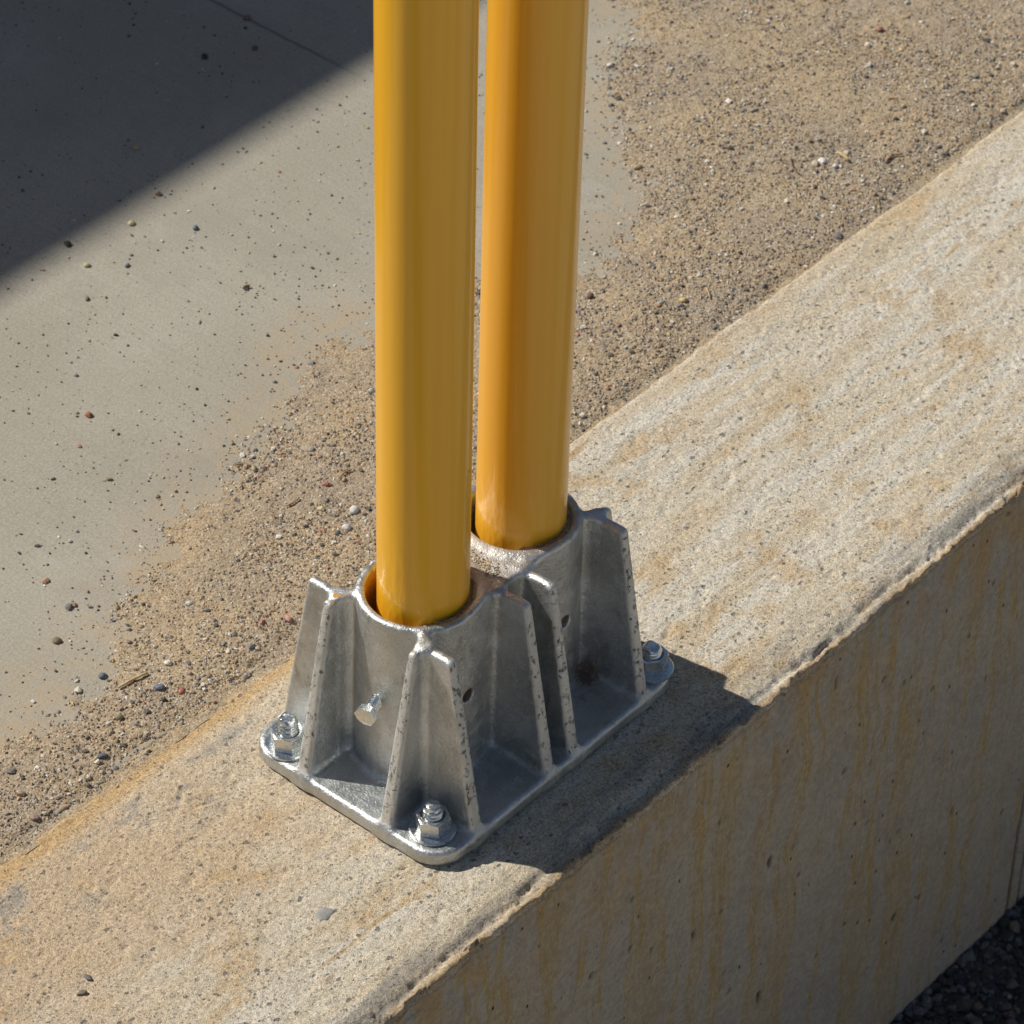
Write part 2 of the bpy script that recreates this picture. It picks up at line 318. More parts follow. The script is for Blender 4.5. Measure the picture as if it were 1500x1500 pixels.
# ------------------------------------------------------------------ the long concrete curb
YI, YO, ZT, ZB = 155.5, -38.5, -9.0, -357.0
def curb():
    xs = np.concatenate([np.linspace(-4000, -300, 38)[:-1], np.arange(-300, 860, 1.15), np.linspace(860, 6000, 50)])
    prof = []                                             # (y, z, section coordinate)
    for z in np.linspace(-60, ZT-3, 14): prof.append((YI, z))
    for a in np.linspace(0, math.pi/2, 6)[1:]: prof.append((YI-4+4*math.cos(a), ZT-3+3*math.sin(a)))
    for y in np.arange(YI-5, YO+1.6, -1.05): prof.append((y, ZT))
    for a in np.linspace(0, math.pi/2, 5)[1:]: prof.append((YO+1.3-1.3*math.sin(a), ZT-1.3+1.3*math.cos(a)))
    for z in np.arange(ZT-2.2, ZB-25, -1.25): prof.append((YO, z))
    prof = np.array(prof)
    Xg = np.repeat(xs[:, None], len(prof), 1); Yg = np.repeat(prof[None, :, 0], len(xs), 0).copy(); Zg = np.repeat(prof[None, :, 1], len(xs), 0).copy()
    top = (Zg > ZT-8.1)
    yy, xx = Yg.copy(), Xg
    near_face = ss(-60, -20, -yy*0-yy*0+ -yy)             # unused far weights kept smooth
    # broad unevenness and coarse pitted relief of the top
    dz = .55*fbm(xx*.012, yy*.03, 3)+.35*fbm(xx*.10, yy*.16, 9, 4, .6)+.22*fbm(xx*.35, yy*.35, 21, 2)
    pit = fbm(xx*.13, yy*.13, 33, 3, .6); dz -= .8*ss(.38, .62, pit)
    # worn groove and lip along the outer arris
    wob = 3.2*fbm(xx*.018, yy*0, 41, 4, .6)+1.4*fbm(xx*.12, yy*0, 44, 3, .6)
    strong = .45+.55*ss(-.15, .25, fbm(xx*.006, yy*0, 47, 2)) 
    strong = np.maximum(strong, .95*ss(170, 230, xx))
    g = np.exp(-((yy-(YO+5.5+wob*.9))/(2.3+1.2*fbm(xx*.03, yy*0, 42, 3)))**2); dz -= 2.3*g*strong*(.35+1.5*np.abs(fbm(xx*.09, yy*.16, 51, 4, .6)))
    lip = np.exp(-((yy-(YO+2.2+wob*.25))/1.7)**2); dz += 1.1*lip*strong*ss(-.2, .3, fbm(xx*.05, yy*0, 55, 4, .6)); dz += .7*fbm(xx*.22, yy*.3, 57, 3, .6)*ss(YO+12, YO+3, yy)
    dz -= 1.5*ss(YO+17, YO+2, yy)                         # gentle fall to the outer arris
    # chips bitten out of the outer arris
    chip = ss(.10, .30, fbm(xx*.045, yy*.12, 61, 4, .6))*ss(YO+6, YO+1, yy)
    dz -= 2.6*chip
    # soft worn dip before the inner arris
    dz -= (1.0+.7*ss(240, 120, xx))*ss(YI-19, YI-2, yy)*(.75+.6*fbm(xx*.012, yy*0, 71, 3))
    wt = ss(ZT-14, ZT-6, Zg)
    Zg = Zg+dz*np.where(Zg > ZT-30, wt, 0)
    dyi = (1.6*fbm(xx*.02, yy*0, 81, 4, .6)+.6*fbm(xx*.2, yy*0, 83, 3))*ss(140, 152, yy)
    Yg = Yg+dyi
    ztmp = np.repeat(prof[None, :, 1], len(xs), 0)
    edge = ss(YO+7, YO+1, yy)*ss(-46, -12, ztmp)
    dyo = (1.3*fbm(xx*.022, ztmp*.0, 91, 3)+1.3*fbm(xx*.11, ztmp*.05, 92, 4, .7)+.7*fbm(xx*.4, ztmp*.3, 94, 2))*edge
    dyo += 1.6*chip*ss(-24, -14, ztmp)
    Yg = Yg+dyo
    # outer face: slight swell, bug holes, upright seam lines
    face = (yy < YO+.5)*ss(-14, -24, ztmp)
    Yg = Yg+face*(.5*fbm(xx*.008, ztmp*.008, 101, 3)+.12*fbm(xx*.09, ztmp*.09, 103, 3))
    pitv = np.zeros_like(Xg)
    holes = [(1128, 1263, 9, 4), (1309, 1343, 6, 8), (1237, 1130, 6, 4), (1395, 1187, 6, 3), (1345, 1315, 6, 3), (1111, 1460, 10, 4),
             (1055, 1205, 4, 2.5), (1163, 1240, 3, 2.2), (1295, 995, 4, 2), (1326, 1000, 3, 1.8), (1367, 1009, 3, 1.8), (1445, 995, 6, 2.2),
             (1456, 854, 4, 2.2), (1420, 932, 3, 2), (1276, 1116, 4, 2), (1170, 1282, 3.5, 1.8), (1062, 1424, 3.5, 2.2), (1068, 1453, 4, 2.2),
             (1016, 1371, 6, 3), (1057, 1336, 4.5, 2.2), (1304, 1232, 4, 1.8), (1316, 1218, 3.5, 1.6), (1270, 1205, 4, 2), (1467, 1191, 5, 2.6),
             (955, 1393, 5, 2.2), (924, 1390, 5, 2), (866, 1430, 6, 3), (927, 1318, 4, 2), (1380, 1375, 7, 3), (1195, 1400, 4, 2.4), (1225, 1000, 8, 1.2)]
    xf = None
    for px, py, hz, hx in holes:
        d = FW*FPX+RT*(px-750)-UP*(py-750); t = (YO-CAM[1])/d[1]; q = CAM+t*d
        jit = 1+.35*fbm(xx*.5+px, ztmp*.5, 7, 2)
        r = np.sqrt(((xx-q[0])/(max(hx*.42, 1.1)))**2+((ztmp-q[2])/(max(hz*.48, 1.5)))**2)*jit
        pitv = np.maximum(pitv, face*ss(1.0, .75, r))
    for sx, wd in ((452.5, 1.6), (463.5, 1.3)):
        s_ = ss(wd, wd*.4, np.abs(xx-sx+.8*fbm(ztmp*.02, xx*0, 5, 2))); pitv = np.maximum(pitv, s_*face)
    Yg = Yg+pitv*2.2
    V = np.stack([Xg, Yg, Zg], -1)
    o = grid_mesh('concrete_curb', V, M_CURB, flip=True)
    point_attr(o, 'pit', pitv.ravel())
    tag(o, 'long low beige concrete curb with rust coloured drips down its shaded outer face', 'curb')
    return o
curb_o = curb()
bm = bmesh.new()                                                       # a flush grey stone showing in the worn top
bmesh.ops.create_icosphere(bm, subdivisions=3, radius=1)
for v in bm.verts:
    n = 1+.10*math.sin(v.co.x*3+v.co.y*4+1)+.06*math.sin(v.co.x*7-v.co.y*5)
    v.co = Vector((v.co.x*4.6*n, v.co.y*3.9*n, v.co.z*1.1))*MM
me = bpy.data.meshes.new('exposed_stone'); bm.to_mesh(me); bm.free()
me.materials.append(mat_plain('grey_stone', (.30, .295, .28), .85, .6, .15, .3)); me.polygons.foreach_set('use_smooth', [True]*len(me.polygons))
es = bpy.data.objects.new('exposed_stone', me); COL.objects.link(es); es.parent = curb_o
gx, gy = ground_point(475, 1338, -9); es.location = (gx*MM, gy*MM, -.0093)

# ------------------------------------------------------------------ slab behind the curb, far ground
YS = YI+1.0                                                           # slab edge, a narrow crack from the curb
BX = np.array([-4000, -260, -61, -15, 68, 125, 193, 232, 298, 354, 394, 453, 506, 590, 700, 900, 6000])
BY = np.array([210, 214, 216, 224, 254, 277, 285, 316, 310, 284, 250, 262, 322, 388, 480, 560, 700])
def sand_mask(x, y):
    """>0 on the sand, in mm of thickness before clamping"""
    b = np.interp(x, BX, BY)+16*fbm(x*.02, y*.02, 111, 4, .6)+7*fbm(x*.09, y*.09, 113, 3, .6)
    d = (b-y)
    return d
def slab_z(x, y):
    return -9.8-.9*ss(YI+30, YI+2, y)-.6*ss(170, 300, x)*ss(YI+60, YI+5, y)+.25*fbm(x*.01, y*.01, 121, 3)
def sand_z(x, y):
    d = sand_mask(x, y)
    t = -.9+2.0*ss(-8, 60, d)+.9*fbm(x*.02, y*.03, 131, 4)*ss(0, 40, d)+.55*fbm(x*.12, y*.12, 133, 3)
    t = t-1.9*ss(YI+14, YI+3, y)*(.45+1.0*fbm(x*.03, y*0, 135, 3))*ss(260, 160, x)
    z = slab_z(x, y)+.4+t
    zc = -10.6+.7*fbm(x*.03, y*.05, 137, 4, .6)+.35*fbm(x*.2, y*.2, 138, 2)-.9*ss(.12, .35, fbm(x*.02, y*0, 139, 4, .6))
    return z+(zc-z)*ss(YI+9, YI+1.5, y)
xs = np.concatenate([np.linspace(-4000, -260, 20)[:-1], np.arange(-260, 860, 3.), np.linspace(860, 6000, 30)])
ys = np.concatenate([[YS, YS+.9, YS+2.5, YS+5, YS+8], np.arange(YS+11, 720, 3.5), np.linspace(720, 1300, 12)])
Xg, Yg = np.meshgrid(xs, ys, indexing='ij')
jag = 1.5*fbm(Xg*.03, Yg*0, 141, 4, .65)+.9*fbm(Xg*.2, Yg*0, 143, 3, .6)
Y2 = Yg+(jag+.4)*ss(YS+9, YS, Yg)
Zg = slab_z(Xg, Yg)+(.5+2.4*fbm(Xg*.13, Yg*.3, 147, 4, .7))*ss(YS+6, YS+1, Yg)*ss(.08, .22, fbm(Xg*.012, Yg*0, 145, 3))*ss(230, 120, Xg)
Zg[:, 0] = -45; Zg[:, 1] -= 1.0
slab = grid_mesh('pavement', np.stack([Xg, Y2, Zg], -1), M_SLAB, 'structure', flip=False)
point_attr(slab, 'film', (ss(-42, 6, sand_mask(Xg, Yg))*.95).ravel())

xs = np.arange(-262, 862, 1.5); ys = np.concatenate([np.arange(YI-5, YS+12, .8), np.arange(YS+12.5, 640, 1.5)])
Xg, Yg = np.meshgrid(xs, ys, indexing='ij')
Zg = sand_z(Xg, Yg)
keep = (Zg > slab_z(Xg, Yg)-.9) | (Yg < YI+6)
idx = np.arange(Xg.size).reshape(Xg.shape)
k4 = keep[:-1, :-1] | keep[1:, :-1] | keep[1:, 1:] | keep[:-1, 1:]
f = np.stack([idx[:-1, :-1], idx[1:, :-1], idx[1:, 1:], idx[:-1, 1:]], -1)[k4]
used = np.unique(f); rem = np.full(Xg.size, -1); rem[used] = np.arange(len(used))
V = np.stack([Xg, Yg, Zg], -1).reshape(-1, 3)[used]
sand = link_mesh('sand_drift', V, rem[f], M_SAND)
tag(sand, 'thin drift of tan sand lying on the slab along the curb', 'sand', kind='stuff')

# ------------------------------------------------------------------ grains scattered on sand and slab
OCT_V = np.array([(1, 0, 0), (-1, 0, 0), (0, 1, 0), (0, -1, 0), (0, 0, 1), (0, 0, -1)], float)
OCT_F = np.array([(0, 2, 4), (2, 1, 4), (1, 3, 4), (3, 0, 4), (2, 0, 5), (1, 2, 5), (3, 1, 5), (0, 3, 5)])
t_ = (1+5**.5)/2
ICO_V = np.array([(-1, t_, 0), (1, t_, 0), (-1, -t_, 0), (1, -t_, 0), (0, -1, t_), (0, 1, t_), (0, -1, -t_), (0, 1, -t_), (t_, 0, -1), (t_, 0, 1), (-t_, 0, -1), (-t_, 0, 1)])/math.sqrt(1+t_*t_)
ICO_F = np.array([(0, 11, 5), (0, 5, 1), (0, 1, 7), (0, 7, 10), (0, 10, 11), (1, 5, 9), (5, 11, 4), (11, 10, 2), (10, 7, 6), (7, 1, 8), (3, 9, 4), (3, 4, 2), (3, 2, 6), (3, 6, 8), (3, 8, 9), (4, 9, 5), (2, 4, 11), (6, 2, 10), (8, 6, 7), (9, 8, 1)])
PAL = np.array([(.50, .42, .31), (.60, .55, .46), (.36, .27, .18), (.14, .12, .10), (.105, .10, .095), (.27, .25, .23), (.42, .30, .20), (.40, .22, .15), (.70, .67, .60), (.235, .235, .24), (.55, .41, .22)])
def grains(name, P, R, pw, BV, BF, mat, smooth=False, tone=1.):
    n = len(P); k = len(BV)
    j = BV[None]*(1+rng.uniform(-.35, .35, (n, k, 1)))
    sc = R[:, None, None]*np.stack([rng.uniform(.8, 1.35, n), rng.uniform(.7, 1.1, n), rng.uniform(.5, .85, n)], -1)[:, None, :]
    j = j*sc
    a = rng.uniform(0, 2*math.pi, n); ca, sa = np.cos(a)[:, None], np.sin(a)[:, None]
    x = j[..., 0]*ca-j[..., 1]*sa; y = j[..., 0]*sa+j[..., 1]*ca
    V = np.stack([x, y, j[..., 2]], -1)+P[:, None, :]
    F = (BF[None]+(np.arange(n)*k)[:, None, None]).reshape(-1, 3)
    o = link_mesh(name, V.reshape(-1, 3), F, mat, smooth=smooth)
    c = PAL[rng.choice(len(PAL), n, p=np.array(pw)/sum(pw))]*rng.uniform(.8, 1.15, (n, 1))*tone
    c = np.concatenate([np.repeat(c, k, 0), np.ones((n*k, 1))], 1)
    color_attr(o, 'col', c)
    return o
def scatter(n, xr, yr, dens):
    x = rng.uniform(*xr, n); y = rng.uniform(*yr, n); k = rng.random(n) < dens(x, y); return x[k], y[k]
def d_sand(x, y):
    c = fbm(x*.018, y*.03, 151, 4, .6)
    base = .10+.90*ss(-.12, .34, c)
    base = np.where(x > 330, np.maximum(base, .30+.70*ss(-.25, .2, c)), base)
    base = np.maximum(base, ss(75, 10, y-YI)*.85)
    edge = ss(-4, 8, sand_mask(x, y))*(1+.8*ss(22, 6, sand_mask(x, y)))
    return base*edge*ss(YI-1, YI+2, y)*(1-.6*ss(-.1, .2, fbm(x*.02, y*0, 139, 4, .6))*ss(YI+6, YI+2, y))
xr, yr = (-240, 850), (YI-2, 640)
x, y = scatter(190000, xr, yr, d_sand); print('fine grains', len(x))
R = np.clip(rng.lognormal(math.log(.62), .30, len(x)), .35, 1.3)
tag(grains('fine_grit', np.stack([x, y, sand_z(x, y)+R*.25], -1), R, [6, 3, 5, 3, 2, 3, 5, 1.2, 1.6, 1.5, 2], OCT_V, OCT_F, M_GRAIN),
    'fine mixed grit covering the sand drift', 'grit', kind='stuff')
x, y = scatter(10500, xr, yr, lambda x, y: d_sand(x, y)**1.6*.9)
R = np.clip(rng.lognormal(math.log(1.0), .28, len(x)), .7, 2.3)
tag(grains('coarse_gravel', np.stack([x, y, sand_z(x, y)+R*.3], -1), R, [4, 4, 3, 3, 2.5, 4, 3, 1.5, 3, 2.5, 2], ICO_V, ICO_F, M_GRAIN),
    'coarser gravel chips strewn through the sand drift', 'gravel', kind='stuff')
def d_slab(x, y):
    m = sand_mask(x, y); cl = ss(-.05, .35, fbm(x*.025, y*.025, 161, 3))
    return ss(6, -6, m)*(.10+.22*cl+.68*np.exp(np.minimum(m, 0)/16.)+.25*np.exp(np.minimum(m, 0)/70.))
x, y = scatter(19000, (-240, 780), (200, 720), d_slab)
R = np.clip(rng.lognormal(math.log(.52), .36, len(x)), .3, 1.6)
tag(grains('loose_grit', np.stack([x, y, slab_z(x, y)+R*.35], -1), R, [2, 1.5, 4, 6, 5, 3, 3, 1.5, 1, 2, 1], ICO_V, ICO_F, M_GRAIN),
    'sparse dark grit scattered over the bare slab', 'grit', kind='stuff')

# single pebbles one can point at: photo position, size (mm), colour, label
def blob(name, r, seed, col, flat=.65):
    bm = bmesh.new(); bmesh.ops.create_icosphere(bm, subdivisions=2, radius=1)
    rr = random.Random(seed); a = [rr.uniform(-1, 1) for _ in range(9)]
    for v in bm.verts:
        n = 1+.16*math.sin(v.co.x*2.3+a[0]*3)*a[1]*2+.13*math.sin(v.co.y*3.1+v.co.z*2+a[2]*3)+.10*math.sin(v.co.z*4+v.co.x*4+a[3]*3)
        v.co = Vector((v.co.x*(1.15+.2*a[4]), v.co.y*(.9+.15*a[5]), v.co.z*flat))*n*r*MM
    me = bpy.data.meshes.new(name); bm.to_mesh(me); bm.free()
    me.polygons.foreach_set('use_smooth', [seed % 3 != 0]*len(me.polygons))
    me.materials.append(mat_plain('stone_'+str(seed), col, .7, .5, .25, .35))
    o = bpy.data.objects.new(name, me); COL.objects.link(o); o.rotation_euler = (0, 0, a[6]*3)
    return o
PEB = [
 (130, 607, 2.3, (.30, .12, .06), 'rust brown round pebble alone on the bare slab at far left'),
 (127, 436, 1.9, (.22, .18, .10), 'olive brown chip on the slab just below the large shadow edge'),
 (127, 387, 1.9, (.48, .39, .22), 'yellowish pebble touching the edge of the large shadow'),
 (186, 388, 1.9, (.16, .19, .22), 'blue grey pebble just outside the large shadow, beside the yellowish one'),
 (286, 333, 2.2, (.13, .18, .21), 'teal grey pebble alone in the middle of the sunlit slab'),
 (193, 326, 2.2, (.55, .46, .27), 'pale tan chip lying right on the shadow edge'),
 (232, 283, 2.3, (.26, .17, .12), 'brown chip on the shadow edge, higher up the slab'),
 (198, 216, 2.6, (.44, .34, .22), 'tan stone inside the large shadow near its middle'),
 (362, 26, 3.0, (.20, .15, .13), 'brownish lump on the dark line at the top of the slab'),
 (373, 70, 2.4, (.12, .09, .08), 'dark red brown stone in the shadow close to the dark line'),
 (300, 82, 2.4, (.05, .05, .05), 'black stone in the shadow at the top of the slab'),
 (99, 357, 2.6, (.05, .05, .045), 'black lump inside the shadow just above its edge'),
 (110, 548, 1.7, (.35, .33, .30), 'grey and white chip on the slab above the rust brown pebble'),
 (372, 686, 2.4, (.36, .33, .23), 'greenish grey pebble with a thin twig behind it on the sand'),
 (422, 909, 2.5, (.50, .27, .22), 'pink pebble beside the left corner of the metal base'),
 (481, 712, 2.0, (.34, .16, .12), 'dark red pebble next to a short orange twig'),
 (83, 938, 2.6, (.20, .17, .10), 'dark olive pebble at the left tip of the sand drift'),
 (100, 889, 2.3, (.20, .20, .19), 'dark grey pebble on the slab left of the sand drift'),
 (67, 850, 2.2, (.48, .31, .20), 'orange tan chip on the bare slab left of the drift'),
 (518, 749, 2.9, (.66, .64, .58), 'largest whitish pebble in the gravel left of the yellow posts'),
 (507, 775, 2.6, (.62, .60, .56), 'pale grey pebble below the largest whitish one'),
 (470, 747, 2.1, (.56, .47, .31), 'cream pebble left of the largest whitish one'),
 (405, 1040, 2.1, (.33, .34, .36), 'grey pebble at the curb edge above the left bolt'),
 (150, 988, 2.3, (.15, .175, .22), 'blue grey pebble left of the long tan twig'),
 (234, 1009, 2.6, (.14, .165, .22), 'slate blue pebble right of the long tan twig'),
 (267, 1012, 1.9, (.42, .16, .11), 'small bright red pebble near the slate blue one'),
 (246, 973, 2.4, (.66, .62, .54), 'white chip above the slate blue pebble'),
 (114, 1010, 2.3, (.64, .59, .49), 'cream white chip near the left tip of the drift'),
 (173, 1052, 2.6, (.28, .24, .15), 'olive stone in the gravel below the long tan twig'),
 (151, 1107, 2.4, (.13, .14, .18), 'dark blue stone in the gravel closer to the curb'),
 (52, 1198, 2.6, (.33, .25, .20), 'reddish grey stone beside the jagged slab lip'),
 (863, 434, 2.6, (.16, .10, .09), 'dark brown stone right of the second yellow post'),
 (1001, 440, 2.4, (.50, .38, .17), 'yellow ochre pebble in the gravel right of the posts'),
 (1206, 238, 2.8, (.66, .64, .60), 'white stone in the gravel right of the posts'),
 (935, 245, 2.4, (.42, .31, .17), 'ochre brown stone near the bare slab patch right of the posts'),
 (1288, 47, 2.6, (.30, .15, .10), 'red brown stone at the top right of the sand'),
]
for i, (px, py, r, col, lab) in enumerate(PEB):
    gx, gy = ground_point(px, py, -9)
    z = max(float(sand_z(np.array([gx]), np.array([gy]))[0]), float(slab_z(np.array([gx]), np.array([gy]))[0]))
    if (px, py) == (405, 1040): continue
    r *= .82; o = blob('pebble', r, i, col); o.location = (gx*MM, gy*MM, (z+r*.35)*MM)
    tag(o, lab, 'pebble', 'pebbles on the slab and sand')
M_PIT = None
for px, py, r, col, lab in [(130, 1433, 2.6, (.17, .16, .16), 'dark grey stone set in the curb top near the bottom left'), (119, 1455, 2.3, (.20, .16, .12), 'dark brown stone on the curb top, lowest at the bottom left')]:
    gx, gy = ground_point(px, py, -9); o = blob('pebble', r*.75, px, col, .4); o.location = (gx*MM, gy*MM, -.0087)
    tag(o, lab, 'pebble', 'pebbles on the slab and sand')

def tube_pts(pts, rad, seg=6):
    """pts (n,3) mm, rad (n,)"""
    pts = np.asarray(pts, float); n = len(pts); V = []; F = []
    for i in range(n):
        t = pts[min(i+1, n-1)]-pts[max(i-1, 0)]; t /= np.linalg.norm(t)
        a = np.cross(t, (0, 0, 1)); a /= np.linalg.norm(a)+1e-9; b = np.cross(a, t)
        for k in range(seg):
            th = 2*math.pi*k/seg; V.append(pts[i]+(a*math.cos(th)+b*math.sin(th))*rad[i])
    for i in range(n-1):
        for k in range(seg): F.append((i*seg+k, i*seg+(k+1) % seg, (i+1)*seg+(k+1) % seg, (i+1)*seg+k))
    F.append(tuple(range(seg))[::-1]); F.append(tuple((n-1)*seg+k for k in range(seg)))
    return V, F
M_TWIG = mat_plain('dry_twig_bark', (.36, .22, .11), .8, .4, .3, .3); M_STRAW = mat_plain('dry_straw', (.55, .42, .22), .7, .4, .2, .2)
M_DKTWIG = mat_plain('dark_twig_bark', (.20, .13, .08), .85, .4, .3, .3)
TW = [((174, 1006), (193, 996), (216, 985), .8, M_STRAW, 'long tan twig lying in the gravel near the curb at left'),
      ((344, 680), (358, 678), (376, 683), .55, M_TWIG, 'thin brown twig behind the greenish grey pebble'),
      ((497, 704), (505, 695), (514, 690), .55, M_TWIG, 'short orange brown twig left of the front yellow post'),
      ((421, 741), (430, 736), (438, 730), .5, M_TWIG, 'faint short twig half buried in the sand left of the posts'),
      ((357, 421), (361, 418), (366, 417), .9, M_DKTWIG, 'stubby dark twig on the bare slab'),
      ((1226, 225), (1234, 229), (1243, 236), 1.1, M_STRAW, 'pale straw coloured leaf bit in the gravel at upper right'),
      ((1298, 239), (1306, 230), (1322, 226), .6, M_DKTWIG, 'curled dark twig near the curb at upper right'),
      ((1034, 421), (1037, 427), (1040, 436), .45, M_STRAW, 'tiny straw splinter in the gravel right of the posts'),
      ((1158, 232), (1162, 246), (1172, 256), .45, M_DKTWIG, 'thin dark twig left of the pale leaf bit')]
for a, b, c, r, m, lab in TW:
    q = []
    for px, py in (a, b, c):
        gx, gy = ground_point(px, py, -8); z = max(float(sand_z(np.array([gx]), np.array([gy]))[0]), float(slab_z(np.array([gx]), np.array([gy]))[0])); q.append((gx, gy, z+r*.9+.5))
    q = np.array(q); ts = np.linspace(0, 1, 9)[:, None]
    P = (1-ts)**2*q[0]+2*ts*(1-ts)*(2*q[1]-.5*q[0]-.5*q[2])+ts**2*q[2]
    P[:, :2] += rng.uniform(-.25, .25, (9, 2))
    V, F = tube_pts(P, r*(1-.35*np.abs(ts[:, 0]-.4)))
    base = P.mean(0); V = np.array(V)-base
    o = link_mesh('dry_twig', V, F, m, loc=base)
    tag(o, lab, 'twig', 'dry twigs on the ground')

# ------------------------------------------------------------------ lower ground, gravel on it, far ground, wall that shades the slab
def plane(name, x0, x1, y0, y1, z, mat, nx=1, ny=1):
    xs = np.linspace(x0, x1, nx+1); ys = np.linspace(y0, y1, ny+1); X, Y = np.meshgrid(xs, ys, indexing='ij')
    return grid_mesh(name, np.stack([X, Y, np.full(X.shape, z)], -1), mat, 'structure')
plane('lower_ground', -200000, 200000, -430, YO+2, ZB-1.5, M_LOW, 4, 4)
plane('yard', -200000, 200000, -200000, -430, ZB-1.5, mat_pale(), 4, 4)  # unseen ground, made pale from the shadow's end to bounce light onto the curb
M_FAR = mat_plain('dusty_ground', (.34, .27, .19), .95, .01, .15, 1.)
plane('ground', -200000, 200000, 1299, 200000, -12., M_FAR, 4, 4)
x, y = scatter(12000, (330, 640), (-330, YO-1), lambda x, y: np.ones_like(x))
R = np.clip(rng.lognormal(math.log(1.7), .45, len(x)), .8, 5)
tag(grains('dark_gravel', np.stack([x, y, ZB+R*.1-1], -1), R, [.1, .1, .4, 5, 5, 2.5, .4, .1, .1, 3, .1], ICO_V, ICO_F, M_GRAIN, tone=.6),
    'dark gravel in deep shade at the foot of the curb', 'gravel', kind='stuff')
def boxm(name, x0, x1, y0, y1, z0, z1, mat, parent=None, bev=6):
    bm = bmesh.new(); bmesh.ops.create_cube(bm, size=1)
    for v in bm.verts: v.co = Vector(((x0+x1)/2+v.co.x*(x1-x0), (y0+y1)/2+v.co.y*(y1-y0), (z0+z1)/2+v.co.z*(z1-z0)))*MM
    bmesh.ops.bevel(bm, geom=bm.edges[:], offset=bev*MM, segments=2, affect='EDGES')
    me = bpy.data.meshes.new(name); bm.to_mesh(me); bm.free(); me.materials.append(mat)
    o = bpy.data.objects.new(name, me); COL.objects.link(o)
    if parent: o.parent = parent
    return o
M_WALL = mat_plain('plain_wall_concrete', (.34, .33, .31), .9, .05, .12, .6)
wl = boxm('concrete_wall', -6000, 9000, 2004, 2204, -30, 1588, M_WALL)
fw_ = boxm('bounce_wall', -7000, 9000, -3500, -3300, ZB-1.6, 250, mat_plain('pale_bounce_wall', (.50, .46, .40), .9, .02, .06, .5))  # added out of view, a pale reflector filling the shaded posts and curb face
tag(fw_, 'unseen pale wall added across the yard to bounce light onto the shaded faces', 'wall')
tag(wl, 'concrete wall beyond the slab whose soft edged shadow covers its upper left', 'wall')

# ------------------------------------------------------------------ cast double socket base as a signed distance field
L, W, S, G, H = 174.75, 121.15, 68.3, 25.33, 94.8
YC = W/2; X1 = L/2-S/2; X2 = L/2+S/2; RO, RI = 28.9, 24.5; TIPX, TIPY = 18.8, 17.4
def smin(a, b, k):
    h = np.maximum(k-np.abs(a-b), 0)/k; return np.minimum(a, b)-h*h*k*.25
def smax(a, b, k): return -smin(-a, -b, k)
def f_plate(x, y, z):
    r = 17.; qx = np.abs(x-L/2)-(L/2-r); qy = np.abs(y-YC)-(W/2-r)
    d2 = np.hypot(np.maximum(qx, 0), np.maximum(qy, 0))+np.minimum(np.maximum(qx, qy), 0)-r
    rr = 2.6; a = d2+rr; b = np.abs(z+4.3)-4.3+rr
    return np.hypot(np.maximum(a, 0), np.maximum(b, 0))+np.minimum(np.maximum(a, b), 0)-rr
def f_sock(xc):
    def f(x, y, z):
        d = np.hypot(x-xc, y-YC)-(RO+1.2*(1-z/H)); return smax(smax(d, z-H, 2.6), -6-z, 1.)
    return f
def f_web(x, y, z):
    d = np.maximum(np.abs(x-L/2)-S/2, np.abs(y-YC)-(G+1.2)); return smax(smax(d, z-(H-.8), 2.6), -6-z, 1.)
def f_ribx(yc, sgn):        # rib running along X to the short edge (sgn -1: x=0 end, +1: x=L end)
    xi = X1-G if sgn < 0 else X2+G
    def f(x, y, z):
        u = x if sgn < 0 else L-x; ui = xi if sgn < 0 else L-xi
        th = 2.55+1.1*(1-z/H)
        ue = 1.8+(TIPX-1)*z/H
        top = z-(H-1.2-.9*np.exp(-((u-ui+2)/5.)**2))
        d = smax(np.abs(y-yc)-th, (ue-u)*.98, 2.4); d = smax(d, u-(ui+2.4), 2.); d = smax(d, top, 2.8); return smax(d, -6-z, 1.)
    return f
def f_riby(xc, sgn):
    yi = YC+sgn*G
    def f(x, y, z):
        u = y if sgn < 0 else W-y; ui = yi if sgn < 0 else W-yi
        th = 2.55+1.1*(1-z/H)
        ue = 1.8+(TIPY-1)*z/H
        top = z-(H-1.2-.9*np.exp(-((u-ui+2)/5.)**2))
        d = smax(np.abs(x-xc)-th, (ue-u)*.98, 2.4); d = smax(d, u-(ui+2.4), 2.); d = smax(d, top, 2.8); return smax(d, -6-z, 1.)
    return f
def f_stub(xc, yc, sx, sy):   # short diagonal neck between socket and rib corner
    ax, ay = xc+sx*G*.72, YC+sy*G*.72; bx_, by_ = xc+sx*(G+.6), YC+sy*(G+.6)
    def f(x, y, z):
        vx, vy = bx_-ax, by_-ay; t = np.clip(((x-ax)*vx+(y-ay)*vy)/(vx*vx+vy*vy), 0, 1)
        d = np.hypot(x-ax-t*vx, y-ay-t*vy)-2.9; return smax(smax(d, z-(H-1.6), 2.6), -6-z, 1.)
    return f
PARTS = [('base_plate', f_plate), ('socket', f_sock(X1)), ('socket', f_sock(X2)), ('web', f_web)]
for sy in (-1, 1):
    for sg in (-1, 1): PARTS.append(('rib', f_ribx(YC+sy*G, sg)))
    for xc in (X1-G, X1+G, X2-G, X2+G): PARTS.append(('rib', f_riby(xc, sy)))
STUBS = [f_stub(xc, YC, sx, sy) for xc, sx in ((X1, -1), (X2, 1)) for sy in (-1, 1)]
CUT_Z = {X1: 47., X2: 46.}
